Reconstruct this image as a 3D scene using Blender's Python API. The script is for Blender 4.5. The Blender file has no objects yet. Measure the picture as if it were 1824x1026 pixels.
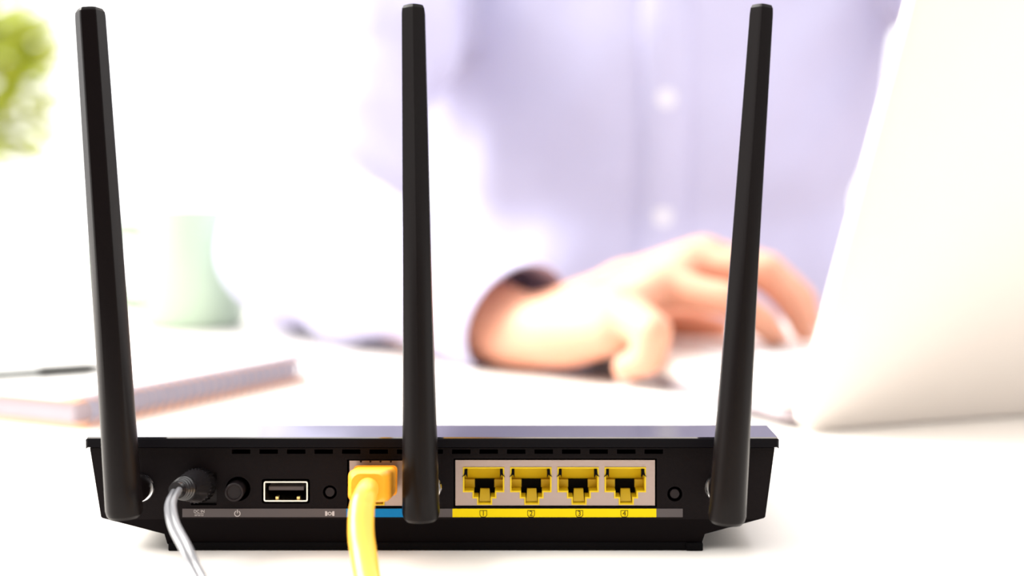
import bpy, bmesh, math, random
from mathutils import Vector, Matrix, noise
from mathutils.bvhtree import BVHTree

random.seed(7)
S = bpy.context.scene
C = S.collection
PI = math.pi

# ------------------------------------------------------------------ camera
F = 2985.0            # focal length in pixels of the 1824 x 1026 frame
CD = 0.5              # the lens stands this far behind the router's rear edge (y = 0)
CZ = 0.1225           # height of the lens above the table top (z = 0)
HORIZON = 254.0
cam_d = bpy.data.cameras.new('camera')
cam = bpy.data.objects.new('camera', cam_d)
C.objects.link(cam)
cam.location = (0, -CD, CZ)
cam.rotation_euler = (PI / 2, 0, 0)
cam_d.sensor_width = 36.0
cam_d.lens = 36.0 * F / 1824.0
cam_d.shift_y = -(513.0 - HORIZON) / 1824.0
cam_d.clip_start = 0.01
cam_d.clip_end = 100
cam_d.dof.use_dof = True
cam_d.dof.focus_distance = 0.495
cam_d.dof.aperture_fstop = cam_d.lens / 10.5
S.camera = cam

# ------------------------------------------------------------------ light
w = bpy.data.worlds.new('overcast_sky')
S.world = w
w.use_nodes = True
bg = w.node_tree.nodes['Background']
bg.inputs['Color'].default_value = (1.0, 0.985, 0.97, 1)
bg.inputs['Strength'].default_value = 2.1
sun_d = bpy.data.lights.new('window_sun', 'SUN')
sun_d.energy = 6.8
sun_d.angle = math.radians(35)
sun_d.color = (1.0, 0.97, 0.92)
sun = bpy.data.objects.new('window_sun', sun_d)
C.objects.link(sun)
sun.rotation_euler = Vector((-0.76, 0.20, 0.60)).to_track_quat('Z', 'Y').to_euler()
sun.location = (-2, 0.5, 2)
S.view_settings.view_transform = 'Standard'
S.view_settings.look = 'None'
S.view_settings.gamma = 1.0
S.view_settings.use_curve_mapping = False
S.view_settings.exposure = 0.3


# ------------------------------------------------------------------ helpers
def P(u, v, d):
    """a point that is d metres in front of the lens"""
    return Vector(((u - 912.0) * d / F, d - CD, CZ - (v - HORIZON) * d / F))


MATS = {}


def mat(name, col, rough=0.5, spec=0.5, metal=0.0, var=0.06, scale=40.0, bump=0.0, bscale=300.0, ior=None, coat=0.0,
        trans=0.0, sss=0.0):
    if name in MATS:
        return MATS[name]
    m = bpy.data.materials.new(name)
    m.use_nodes = True
    nt = m.node_tree
    b = nt.nodes['Principled BSDF']
    tc = nt.nodes.new('ShaderNodeTexCoord')
    n = nt.nodes.new('ShaderNodeTexNoise')
    n.inputs['Scale'].default_value = scale
    n.inputs['Detail'].default_value = 3
    nt.links.new(tc.outputs['Object'], n.inputs['Vector'])
    mx = nt.nodes.new('ShaderNodeMix')
    mx.data_type = 'RGBA'
    mx.inputs['A'].default_value = tuple(c * (1 - var) for c in col) + (1,)
    mx.inputs['B'].default_value = tuple(min(1, c * (1 + var)) for c in col) + (1,)
    nt.links.new(n.outputs['Fac'], mx.inputs['Factor'])
    nt.links.new(mx.outputs['Result'], b.inputs['Base Color'])
    b.inputs['Roughness'].default_value = rough
    b.inputs['Specular IOR Level'].default_value = spec
    b.inputs['Metallic'].default_value = metal
    if ior:
        b.inputs['IOR'].default_value = ior
    b.inputs['Coat Weight'].default_value = coat
    b.inputs['Transmission Weight'].default_value = trans
    if sss:
        b.inputs['Subsurface Weight'].default_value = sss
        b.inputs['Subsurface Radius'].default_value = (0.012, 0.004, 0.002)
        b.inputs['Subsurface Scale'].default_value = 0.6
    if bump:
        n2 = nt.nodes.new('ShaderNodeTexNoise')
        n2.inputs['Scale'].default_value = bscale
        nt.links.new(tc.outputs['Object'], n2.inputs['Vector'])
        bp = nt.nodes.new('ShaderNodeBump')
        bp.inputs['Strength'].default_value = bump
        bp.inputs['Distance'].default_value = 0.001
        nt.links.new(n2.outputs['Fac'], bp.inputs['Height'])
        nt.links.new(bp.outputs['Normal'], b.inputs['Normal'])
    MATS[name] = m
    return m


WORLD = {}    # world origin of every object (only translations are used)


def link(o, parent=None, at=None):
    C.objects.link(o)
    at = Vector(at) if at is not None else Vector((0, 0, 0))
    WORLD[o.name] = at
    if parent is not None:
        o.parent = parent
        o.location = at - WORLD[parent.name]
    else:
        o.location = at
    return o


def empty(name, at):
    o = bpy.data.objects.new(name, None)
    o.empty_display_size = 0.02
    return link(o, None, at)


def tag(o, label=None, cat=None, group=None, kind=None):
    if label:
        o['label'] = label
    if cat:
        o['category'] = cat
    if group:
        o['group'] = group
    if kind:
        o['kind'] = kind
    return o


def obj(name, bm, m, parent=None, sharp=35, origin=None, flat=False):
    """turn a bmesh in world coordinates into ONE mesh object with an origin of its own"""
    bmesh.ops.recalc_face_normals(bm, faces=bm.faces)
    me = bpy.data.meshes.new(name)
    bm.to_mesh(me)
    bm.free()
    return obj_me(name, me, m, parent, sharp, origin, flat)


def obj_me(name, me, m, parent=None, sharp=35, origin=None, flat=False):
    xs = [v.co for v in me.vertices]
    if origin is None:
        lo = [min(c[i] for c in xs) for i in range(3)]
        hi = [max(c[i] for c in xs) for i in range(3)]
        origin = Vector(((lo[0] + hi[0]) / 2, (lo[1] + hi[1]) / 2, lo[2]))
    me.transform(Matrix.Translation(-Vector(origin)))
    if not flat:
        me.polygons.foreach_set('use_smooth', [True] * len(me.polygons))
        if sharp:
            me.set_sharp_from_angle(angle=math.radians(sharp))
    if m is not None:
        me.materials.append(m)
    o = bpy.data.objects.new(name, me)
    return link(o, parent, origin)


def dup(src, at, parent):
    o = src.copy()
    return link(o, parent, at)


def box(bm, x0, x1, y0, y1, z0, z1, bevel=0.0, seg=2, M=None):
    r = bmesh.ops.create_cube(bm, size=1.0)
    vs = r['verts']
    for v in vs:
        v.co = Vector(((x0 + x1) / 2 + v.co.x * (x1 - x0), (y0 + y1) / 2 + v.co.y * (y1 - y0),
                       (z0 + z1) / 2 + v.co.z * (z1 - z0)))
    if M is not None:
        for v in vs:
            v.co = M @ v.co
    if bevel:
        es = list({e for v in vs for e in v.link_edges})
        bmesh.ops.bevel(bm, geom=es, offset=bevel, segments=seg, affect='EDGES', profile=0.5)
    return bm


def frame_of(d):
    d = Vector(d).normalized()
    up = Vector((0, 0, 1)) if abs(d.z) < 0.95 else Vector((0, 1, 0))
    a = d.cross(up).normalized()
    b = a.cross(d).normalized()
    return a, b


def rings(bm, rs, closed_loop=True, cap=True):
    """loft a list of rings (lists of points of one length)"""
    vv = [[bm.verts.new(p) for p in r] for r in rs]
    n = len(vv[0])
    for i in range(len(vv) - 1):
        for j in range(n if closed_loop else n - 1):
            k = (j + 1) % n
            bm.faces.new((vv[i][j], vv[i][k], vv[i + 1][k], vv[i + 1][j]))
    if cap:
        bm.faces.new(vv[0][::-1])
        bm.faces.new(vv[-1])
    return vv


def circ(c, a, b, r, n, r2=None):
    r2 = r if r2 is None else r2
    return [c + a * (math.cos(2 * PI * i / n) * r) + b * (math.sin(2 * PI * i / n) * r2) for i in range(n)]


def lathe(bm, p0, axis, prof, n=32, cap=True):
    """prof: (distance along the axis, radius) pairs"""
    axis = Vector(axis).normalized()
    a, b = frame_of(axis)
    rings(bm, [circ(Vector(p0) + axis * t, a, b, r, n) for t, r in prof], True, cap)
    return bm


def cyl(bm, p0, p1, r, n=24, bev=0.0):
    L = (Vector(p1) - Vector(p0)).length
    if bev:
        prof = [(0, r - bev), (bev, r), (L - bev, r), (L, r - bev)]
    else:
        prof = [(0, r), (L, r)]
    return lathe(bm, p0, Vector(p1) - Vector(p0), prof, n)


def spline(pts, n=10):
    pts = [Vector(p) for p in pts]
    q = [pts[0] * 2 - pts[1]] + pts + [pts[-1] * 2 - pts[-2]]
    out = []
    for i in range(1, len(q) - 2):
        for k in range(n):
            t = k / n
            a, b, c, d = q[i - 1], q[i], q[i + 1], q[i + 2]
            out.append(0.5 * ((2 * b) + (c - a) * t + (2 * a - 5 * b + 4 * c - d) * t * t + (3 * b - a - 3 * c + d) * t ** 3))
    out.append(pts[-1])
    return out


def tube(bm, pts, r, n=12, r2=None, side=None):
    """sweep a circle or an ellipse; r may be a function of 0..1"""
    pts = [Vector(p) for p in pts]
    rs = []
    a = None
    for i, p in enumerate(pts):
        t = (pts[min(i + 1, len(pts) - 1)] - pts[max(i - 1, 0)]).normalized()
        if a is None:
            a = Vector(side) if side else frame_of(t)[0]
        a = (a - t * a.dot(t)).normalized()
        b = t.cross(a)
        k = i / (len(pts) - 1)
        rr = r(k) if callable(r) else r
        rs.append(circ(p, a, b, rr, n, rr if r2 is None else r2))
    rings(bm, rs)
    return bm


def plate(bm, outer, holes, y0, y1):
    """a plate in the x-z plane with holes, from y0 (front) back to y1"""
    es = []
    for loop in [outer] + holes:
        vs = [bm.verts.new((x, y0, z)) for x, z in loop]
        es += [bm.edges.new((vs[i], vs[(i + 1) % len(vs)])) for i in range(len(vs))]
    bmesh.ops.triangle_fill(bm, use_beauty=True, use_dissolve=False, edges=es)
    fs = list(bm.faces)
    r = bmesh.ops.extrude_face_region(bm, geom=fs)
    for v in [g for g in r['geom'] if isinstance(g, bmesh.types.BMVert)]:
        v.co.y = y1
    return bm


def Q(u, v, d=0.503):
    p = P(u, v, d)
    return (p.x, p.z)


def rectpx(u0, u1, v0, v1, d=0.503, rad=0.0, n=4):
    (x0, z1), (x1, z0) = Q(u0, v0, d), Q(u1, v1, d)
    if rad <= 0:
        return [(x0, z0), (x1, z0), (x1, z1), (x0, z1)]
    out = []
    for cx, cz, a0 in ((x1 - rad, z0 + rad, -PI / 2), (x1 - rad, z1 - rad, 0), (x0 + rad, z1 - rad, PI / 2), (x0 + rad, z0 + rad, PI)):
        for i in range(n + 1):
            a = a0 + PI / 2 * i / n
            out.append((cx + rad * math.cos(a), cz + rad * math.sin(a)))
    return out


def circpx(u, v, rpx, d=0.503, n=24):
    x, z = Q(u, v, d)
    r = rpx * d / F
    return [(x + r * math.cos(2 * PI * i / n), z + r * math.sin(2 * PI * i / n)) for i in range(n)]


def from_poly(bm, poly, y0, y1):
    """prism of an x-z polygon"""
    rings(bm, [[Vector((x, y0, z)) for x, z in poly], [Vector((x, y1, z)) for x, z in poly]])
    return bm


def frame_poly(bm, outer, inner, y0, y1):
    n = len(outer)
    loops = []
    for poly, y in ((outer, y0), (inner, y0), (inner, y1), (outer, y1)):
        loops.append([bm.verts.new((x, y, z)) for x, z in poly])
    for a in range(4):
        A, B = loops[a], loops[(a + 1) % 4]
        for i in range(n):
            k = (i + 1) % n
            bm.faces.new((A[i], A[k], B[k], B[i]))
    return bm


def inset(poly, d):
    """shrink a closed x-z polygon by d (mitred)"""
    n = len(poly)
    area = sum(poly[i][0] * poly[(i + 1) % n][1] - poly[(i + 1) % n][0] * poly[i][1] for i in range(n))
    s = 1 if area > 0 else -1
    out = []
    for i in range(n):
        p0, p1, p2 = Vector(poly[i - 1]), Vector(poly[i]), Vector(poly[(i + 1) % n])
        e1, e2 = (p1 - p0).normalized(), (p2 - p1).normalized()
        n1, n2 = Vector((-e1.y, e1.x)) * s, Vector((-e2.y, e2.x)) * s
        m = n1 + n2
        m = m / max(0.3, m.dot(n1))
        out.append(tuple(p1 + m * d))
    return out


def text_obj(name, body, size, at, m, parent):
    cu = bpy.data.curves.new(name, 'FONT')
    cu.body = body
    cu.size = size
    cu.align_x = 'CENTER'
    cu.align_y = 'CENTER'
    cu.extrude = 0.00003
    t = bpy.data.objects.new(name, cu)
    C.objects.link(t)
    dg = bpy.context.evaluated_depsgraph_get()
    me = bpy.data.meshes.new_from_object(t.evaluated_get(dg))
    bpy.data.objects.remove(t)
    bpy.data.curves.remove(cu)
    me.transform(Matrix.Translation(at) @ Matrix.Rotation(PI / 2, 4, 'X'))
    return obj_me(name, me, m, parent, flat=True)


# ------------------------------------------------------------------ materials
M_router = mat('router_black_plastic', (0.0075, 0.0055, 0.006), 0.55, 0.08, bump=0.12, bscale=3500)
M_panel = mat('router_panel_plastic', (0.0072, 0.0052, 0.0057), 0.5, 0.06, bump=0.12, bscale=3500)
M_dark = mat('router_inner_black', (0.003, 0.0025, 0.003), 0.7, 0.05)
M_gloss = mat('router_gloss_rim', (0.012, 0.012, 0.018), 0.05, 0.5, var=0.02, ior=2.5)
M_lid = mat('router_lid_black', (0.004, 0.0035, 0.005), 0.45, 0.06, var=0.02)
M_under = mat('router_underside_black', (0.0035, 0.0022, 0.0026), 0.6, 0.05)
M_ant = mat('antenna_black_plastic', (0.0045, 0.0030, 0.0031), 0.28, 0.12, bump=0.06, bscale=4000)
M_chrome = mat('chrome', (0.8, 0.8, 0.82), 0.12, 0.5, 1.0)
M_tin = mat('tinned_shield', (0.36, 0.29, 0.265), 0.38, 0.5, 0.85, var=0.05, bump=0.05, bscale=900)
M_usb = mat('usb_shell_metal', (0.78, 0.72, 0.62), 0.25, 0.5, 1.0)
M_gold = mat('gold_contact', (0.9, 0.65, 0.25), 0.3, 0.5, 1.0)
M_portyel = mat('port_yellow_plastic', (0.76, 0.53, 0.008), 0.4, 0.25)
M_strip_y = mat('label_yellow', (0.84, 0.64, 0.003), 0.5, 0.1, var=0.02)
M_strip_b = mat('label_blue', (0.006, 0.22, 0.56), 0.5, 0.1, var=0.02)
M_strip_g = mat('label_grey', (0.105, 0.092, 0.094), 0.55, 0.1, var=0.05)
M_icon_w = mat('icon_pale_print', (0.55, 0.52, 0.52), 0.6, 0.1)
M_icon_k = mat('icon_dark_print', (0.05, 0.03, 0.004), 0.6, 0.1)
M_btn = mat('button_dark_grey', (0.016, 0.012, 0.013), 0.4, 0.15)
M_cordy = mat('cable_yellow_jacket', (0.90, 0.46, 0.045), 0.30, 0.5, var=0.03)
M_booty = mat('boot_yellow_rubber', (0.93, 0.38, 0.02), 0.4, 0.4, var=0.03)
M_plug = mat('plug_black_rubber', (0.010, 0.009, 0.010), 0.22, 0.7)
M_cordg = mat('cord_grey_jacket', (0.16, 0.16, 0.17), 0.25, 0.7)
M_table = mat('table_white_laminate', (0.80, 0.76, 0.71), 0.45, 0.3, var=0.015)
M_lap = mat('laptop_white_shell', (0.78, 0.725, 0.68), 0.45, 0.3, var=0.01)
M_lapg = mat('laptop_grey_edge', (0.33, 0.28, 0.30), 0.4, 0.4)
M_key = mat('laptop_key', (0.55, 0.53, 0.53), 0.5, 0.3)
M_screen = mat('laptop_screen', (0.02, 0.02, 0.025), 0.1, 0.5)
M_paper = mat('paper_white', (0.86, 0.84, 0.81), 0.7, 0.1, var=0.01)
M_peach = mat('notebook_peach_cover', (0.80, 0.42, 0.25), 0.6, 0.2)
M_page_edge = mat('notebook_page_edge', (0.46, 0.42, 0.47), 0.7, 0.1)
M_ring = mat('notebook_wire', (0.26, 0.30, 0.42), 0.35, 0.5, 0.3)
M_pen = mat('pen_dark', (0.05, 0.05, 0.045), 0.3, 0.5)
M_pen2 = mat('pen_grey_barrel', (0.30, 0.31, 0.30), 0.35, 0.5)
M_mug = mat('mug_pale_green_glaze', (0.47, 0.60, 0.45), 0.25, 0.5, var=0.03)
M_leaf = mat('leaf_green', (0.42, 0.47, 0.05), 0.5, 0.3, var=0.5, scale=9)
M_stem = mat('stem_brown', (0.10, 0.06, 0.03), 0.8, 0.1)
M_pot = mat('pot_white', (0.75, 0.74, 0.72), 0.4, 0.3)
M_soil = mat('soil', (0.05, 0.03, 0.02), 0.9, 0.1, bump=0.5, bscale=80)
M_skin = mat('skin', (0.74, 0.36, 0.24), 0.5, 0.3, var=0.05, scale=30, sss=0.12)
M_nail = mat('nail', (0.80, 0.45, 0.36), 0.3, 0.4)
M_shirt = mat('shirt_pale_blue_cotton', (0.535, 0.525, 0.705), 0.85, 0.1, var=0.03, bump=0.1, bscale=1200)
M_button = mat('shirt_button', (0.85, 0.84, 0.86), 0.3, 0.5)
M_trouser = mat('trouser_navy', (0.03, 0.035, 0.06), 0.8, 0.1)
M_shoe = mat('shoe_brown', (0.06, 0.03, 0.02), 0.4, 0.4)
M_hair = mat('hair_brown', (0.05, 0.03, 0.02), 0.6, 0.3, bump=0.4, bscale=250)
M_eye = mat('eye_white', (0.8, 0.8, 0.8), 0.2, 0.5)
M_iris = mat('iris', (0.05, 0.03, 0.02), 0.2, 0.5)
M_lip = mat('lip', (0.55, 0.20, 0.17), 0.5, 0.3)
M_wall = mat('wall_white_paint', (0.88, 0.87, 0.85), 0.8, 0.1, var=0.01)
M_floor = mat('floor_pale_wood', (0.55, 0.48, 0.40), 0.5, 0.3, var=0.1, scale=6)
M_winframe = mat('window_frame_white', (0.88, 0.88, 0.87), 0.5, 0.3)

# clear glass: mostly lets light through, a little gloss
M_glass = bpy.data.materials.new('window_glass')
M_glass.use_nodes = True
_nt = M_glass.node_tree
_nt.nodes.remove(_nt.nodes['Principled BSDF'])
_tr = _nt.nodes.new('ShaderNodeBsdfTransparent')
_gl = _nt.nodes.new('ShaderNodeBsdfGlossy')
_gl.inputs['Roughness'].default_value = 0.02
_mx = _nt.nodes.new('ShaderNodeMixShader')
_mx.inputs[0].default_value = 0.04
_nt.links.new(_tr.outputs[0], _mx.inputs[1])
_nt.links.new(_gl.outputs[0], _mx.inputs[2])
_nt.links.new(_mx.outputs[0], _nt.nodes['Material Output'].inputs['Surface'])

# ------------------------------------------------------------------ the setting
FZ = -0.74
bm = bmesh.new()
box(bm, -3.2, 3.2, -2.0, 4.0, FZ - 0.05, FZ)
tag(obj('floor', bm, M_floor), 'pale wooden office floor under the desk', kind='structure')

WY = 4.0
WX0, WX1, WZ0, WZ1 = -2.4, 2.4, -0.35, 1.55
bm = bmesh.new()
plate(bm, [(-3.2, FZ), (3.2, FZ), (3.2, FZ + 2.7), (-3.2, FZ + 2.7)],
      [[(WX0, WZ0), (WX1, WZ0), (WX1, WZ1), (WX0, WZ1)]], WY, WY + 0.15)
tag(obj('wall_back', bm, M_wall), 'white wall with a wide bright window', kind='structure')
bm = bmesh.new()  # unseen wall, added behind the lens to keep the router's port side dark
box(bm, -3.2, 3.2, -2.15, -2.0, FZ - 0.05, FZ + 2.7)
tag(obj('wall_added_dark', bm, mat('added_wall_slate', (0.10, 0.095, 0.10), 0.8, 0.1, var=0.05, scale=4)), 'slate grey wall opposite the window', kind='structure')
win = tag(empty('window_1', (0, WY + 0.07, WZ0)), 'wide bright window filling the background', kind='structure')
bm = bmesh.new()
frame_poly(bm, [(WX0, WZ0), (WX1, WZ0), (WX1, WZ1), (WX0, WZ1)],
           [(WX0 + .06, WZ0 + .06), (WX1 - .06, WZ0 + .06), (WX1 - .06, WZ1 - .06), (WX0 + .06, WZ1 - .06)], WY + 0.04, WY + 0.10)
obj('window_frame', bm, M_winframe, win)
bm = bmesh.new()
box(bm, 0.77, 0.83, WY + 0.045, WY + 0.095, WZ0 + .061, WZ1 - .061)
obj('mullion', bm, M_winframe, win)
for x0, x1 in ((WX0 + .061, 0.769), (0.831, WX1 - .061)):
    bm = bmesh.new()
    box(bm, x0, x1, WY + 0.066, WY + 0.074, WZ0 + .061, WZ1 - .061)
    obj('pane', bm, M_glass, win)
bm = bmesh.new()
box(bm, WX0 - 0.05, WX1 + 0.05, WY - 0.12, WY - 0.001, WZ0 - 0.035, WZ0 - 0.002, 0.005)
obj('window_sill', bm, M_winframe, win)

# ------------------------------------------------------------------ the desk
desk = tag(empty('desk', (0, 0.15, FZ)), 'white laminate desk under the router and laptop', 'desk')
DY0, DY1, DX = -0.34, 0.665, 0.95
bm = bmesh.new()
box(bm, -DX, DX, DY0, DY1, -0.028, 0.0, 0.002)
obj('desk_top', bm, M_table, desk)
for sx in (-1, 1):
    for y in (DY0 + 0.06, DY1 - 0.06):
        bm = bmesh.new()
        box(bm, sx * (DX - 0.06) - 0.025, sx * (DX - 0.06) + 0.025, y - 0.025, y + 0.025, FZ, -0.0285, 0.003)
        obj('leg', bm, M_table, desk)
for y in (DY0 + 0.06, ):
    bm = bmesh.new()
    box(bm, -DX + 0.09, DX - 0.09, y - 0.01, y + 0.01, -0.10, -0.0285, 0.002)
    obj('apron', bm, M_table, desk)

# ------------------------------------------------------------------ the router
router = tag(empty('router', (-0.024, 0.07, 0)),
             'black wireless router with three upright antennas, its port side facing the viewer', 'router')
YP = 0.003            # plane of the port panel
LX0, LX1 = P(152, 780, 0.5).x, P(1388, 780, 0.5).x
LZ1, LZ0 = P(152, 780, 0.5).z, P(152, 797, 0.5).z

# lid: flat gloss rim at the rear, then a groove and a deck that falls to the front
bm = bmesh.new()
YR, YB = 0.0215, 0.149
prof = [(0.0, LZ0), (0.0, LZ1 - 0.0004), (0.0004, LZ1), (YR, LZ1 - 0.0002), (YR + 0.0012, LZ1 - 0.003), (YR + 0.004, LZ1 - 0.0036),
        (YB - 0.004, 0.0118), (YB, 0.0100), (YB, 0.0075), (YR, LZ0 - 0.004), (0.004, LZ0)]
rs = []
for x, ins in ((LX0, 0.0006), (LX0 + 0.0006, 0.0), (LX1 - 0.0006, 0.0), (LX1, 0.0006)):
    rs.append([Vector((x, y + (ins if y == 0 else 0), z - (ins if z > 0.03 else 0))) for y, z in prof])
rings(bm, rs)
lid_o = obj('lid', bm, M_lid, router, 30)
bm = bmesh.new()
box(bm, LX0 + 0.0005, LX1 - 0.0005, 0.0002, YR - 0.0003, LZ1 - 0.0004, LZ1 + 0.0002)
rim = obj('gloss_rim', bm, M_gloss, lid_o, flat=True)
rim['label'] = 'glossy black rim along the rear of the lid'
# fine chequer of raised dots on the deck of the lid
deck_dir = Vector((0, YB - 0.004 - YR - 0.004, 0.0118 - LZ1 + 0.0036))
bm = bmesh.new()
for i in range(46):
    for j in range(26):
        if (i + j) % 2:
            continue
        t = 0.04 + 0.92 * j / 25
        c = Vector((LX0 + 0.008 + (LX1 - LX0 - 0.016) * i / 45, YR + 0.004, LZ1 - 0.0036)) + deck_dir * t
        s = 0.0018
        vs = [bm.verts.new(c + Vector((dx * s, dy * s, 0.0004 + dy * s * deck_dir.z / deck_dir.y))) for dx, dy in ((-1, 0), (0, -1), (1, 0), (0, 1))]
        tp = bm.verts.new(c + Vector((0, 0, 0.0006)))
        lo = [bm.verts.new(v.co - Vector((0, 0, 0.0006))) for v in vs]
        for k in range(4):
            bm.faces.new((vs[k], vs[(k + 1) % 4], tp))
            bm.faces.new((lo[k], lo[(k + 1) % 4], vs[(k + 1) % 4], vs[k]))
tag(obj('lid_texture', bm, M_router, router, flat=True), kind='stuff')

# port panel with real holes
outer = [Q(160, 798), Q(1380, 798), Q(1363, 921), Q(1352, 925), Q(191, 925), Q(180, 921)][::-1]
slots = [(413 + 49 * k, 446 + 49 * k) for k in range(16)]
holes = [rectpx(a, b, 800.5, 808.5) for a, b in slots]
holes.append(rectpx(808, 1170, 817, 904))       # four-port block
holes.append(rectpx(618, 720, 818.5, 904.5))    # single port
holes.append(rectpx(466, 552, 853, 897, rad=0.0008))
holes.append(circpx(424, 871, 22))
holes.append(circpx(587.5, 877, 12.5))
holes.append(circpx(1202, 880, 13.5))
holes.append(rectpx(340, 386, 842, 900))
bm = bmesh.new()
plate(bm, outer, holes, YP, YP + 0.0095)
obj('port_panel', bm, M_panel, router, 30)

# housing behind the panel and down to the feet
bm = bmesh.new()
hx = [Q(160, 798), Q(180, 922), Q(1363, 922), Q(1380, 798)]
yb = YB - 0.002
rings(bm, [[Vector((hx[0][0], YP + 0.0096, LZ0 - 0.0034)), Vector((hx[1][0], YP + 0.0096, hx[1][1])),
            Vector((hx[2][0], YP + 0.0096, hx[2][1])), Vector((hx[3][0], YP + 0.0096, LZ0 - 0.0034))],
           [Vector((hx[0][0] + .001, yb, 0.0076)), Vector((hx[1][0] + .002, yb, 0.0046)),
            Vector((hx[2][0] - .002, yb, 0.0046)), Vector((hx[3][0] - .001, yb, 0.0076))]])
obj('housing', bm, M_dark, router, 30)
# sloping underside: lower skirt drawn in towards the feet
bm = bmesh.new()
a = [Q(181, 922.5), Q(292, 952), Q(297, 970.5), Q(1250, 970.5), Q(1256, 952), Q(1362, 922.5)]
y1 = [YP, 0.0036, 0.0040, 0.0040, 0.0036, YP]
f0 = [Vector((x, y, z)) for (x, z), y in zip(a, y1)]
f1 = [Vector((x * 0.98, yb - 0.004, min(z, 0.0044))) for (x, z) in a]
f1[0].z = f1[5].z = 0.0044
f1[1].z = f1[4].z = 0.0038
f1[2].z = f1[3].z = 0.0030
rings(bm, [f0, f1])
obj('underside', bm, M_under, router, 20)
foot = None
for u, y in ((309, 0.0055), (1243, 0.0055), (325, 0.13), (1225, 0.13)):
    x = P(u, 980, 0.503).x
    bm = bmesh.new()
    box(bm, x - 0.0035 if u > 900 else x - 0.0015, x + 0.0015 if u > 900 else x + 0.0035, y - 0.003, y + 0.003, 0.0, 0.0024 if y < 0.05 else 0.0031, 0.0003)
    obj('foot', bm, M_dark, router)
bm = bmesh.new()
box(bm, P(318, 0, 0.513).x, P(1236, 0, 0.513).x, 0.0030, 0.0080, 0.0002, 0.0024, 0.0002)
obj('foot_rail', bm, M_dark, router)

# label strip
ZS0, ZS1 = Q(0, 921)[1], Q(0, 906)[1]
for u0, u1, m, lab in ((325, 617, M_strip_g, 'grey label strip under the power and usb side'), (617, 722, M_strip_b, 'blue label strip under the single port'),
                       (722, 806, M_strip_g, None), (806, 1169, M_strip_y, 'yellow label strip numbered one to four'),
                       (1169, 1216, M_strip_g, None)):
    bm = bmesh.new()
    box(bm, Q(u0, 0)[0], Q(u1, 0)[0], YP - 0.0002, YP - 0.00001, ZS0, ZS1)
    o = obj('label_strip', bm, m, router)
    if lab:
        o['label'] = lab
    if m is M_strip_y:
        strip_y = o
    if u0 == 325:
        strip_g = o
YI = YP - 0.00025
# shield-shaped number icons
for n, u in enumerate((861, 946, 1032, 1112)):
    x, z = Q(u, 914.8)
    k = 0.503 / F
    sh = [(-6.6, -6.2), (6.6, -6.2), (6.6, 2.6), (4.0, 6.2), (-4.0, 6.2), (-6.6, 2.6)]
    po = [(x + px * k, z - py * k) for px, py in sh]
    bm = bmesh.new()
    frame_poly(bm, po, inset(po, 1.0 * k), YI, YI + 0.00004)
    ic = obj('number_icon', bm, M_icon_k, strip_y, flat=True)
for n, u in enumerate((861, 946, 1032, 1112)):
    x, z = Q(u, 914.6)
    text_obj('digit', str(n + 1), 12.5 * 0.503 / F, (x, YI, z), M_icon_k, strip_y)
# power symbol
k = 0.503 / F
x, z = Q(423, 914.5)
bm = bmesh.new()
arc = [math.radians(60 - 300 * i / 22) for i in range(23)]
o_ = [(x + 5.6 * k * math.cos(t), z + 5.6 * k * math.sin(t)) for t in arc]
i_ = [(x + 4.2 * k * math.cos(t), z + 4.2 * k * math.sin(t)) for t in arc]
from_poly(bm, o_ + i_[::-1], YI, YI + 0.00004)
box(bm, x - 0.7 * k, x + 0.7 * k, YI, YI + 0.00004, z + 0.5 * k, z + 7 * k)
obj('power_icon', bm, M_icon_w, strip_g, flat=True)
# wireless setup symbol: ring between two pairs of waves
x, z = Q(587.5, 914.5)
bm = bmesh.new()
o_ = [(x + 3.4 * k * math.cos(2 * PI * i / 16), z + 3.4 * k * math.sin(2 * PI * i / 16)) for i in range(16)]
i_ = [(x + 2.0 * k * math.cos(2 * PI * i / 16), z + 2.0 * k * math.sin(2 * PI * i / 16)) for i in range(16)]
frame_poly(bm, o_, i_, YI, YI + 0.00004)
for s in (-1, 1):
    po = [(x + s * (5.4 + 1.5 * math.cos(t)) * k, z + 4.2 * math.sin(t) * k) for t in [PI / 2 + PI * i / 8 for i in range(9)]]
    po += [(x + s * 8.2 * k, z - 4.2 * k), (x + s * 8.2 * k, z + 4.2 * k)]
    from_poly(bm, po, YI, YI + 0.00004)
obj('setup_icon', bm, M_icon_w, strip_g, flat=True)
# power input marking
x, z = Q(355, 914)
text_obj('power_input_text', 'DC IN', 7.2 * k, (x, YI, z + 3.3 * k), M_icon_w, strip_g)
bm = bmesh.new()
box(bm, x - 8 * k, x + 8 * k, YI, YI + 0.00004, z - 1.6 * k, z - 0.8 * k)
for i in range(3):
    box(bm, x + (-8 + 5.7 * i) * k, x + (-8 + 5.7 * i + 4.4) * k, YI, YI + 0.00004, z - 4.6 * k, z - 3.7 * k)
obj('power_input_mark', bm, M_icon_w, strip_g, flat=True)


# ethernet jacks
def t_shape(u0, dv=0.0, d=0.503):
    pts = [(0, 0), (74.2, 0), (74.2, 45), (60, 45), (60, 56), (52.5, 56), (52.5, 67.5), (25.2, 67.5), (25.2, 56), (17, 56), (17, 45), (0, 45)]
    return [Q(u0 + a, 832.7 + dv + b, d) for a, b in pts]


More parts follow.
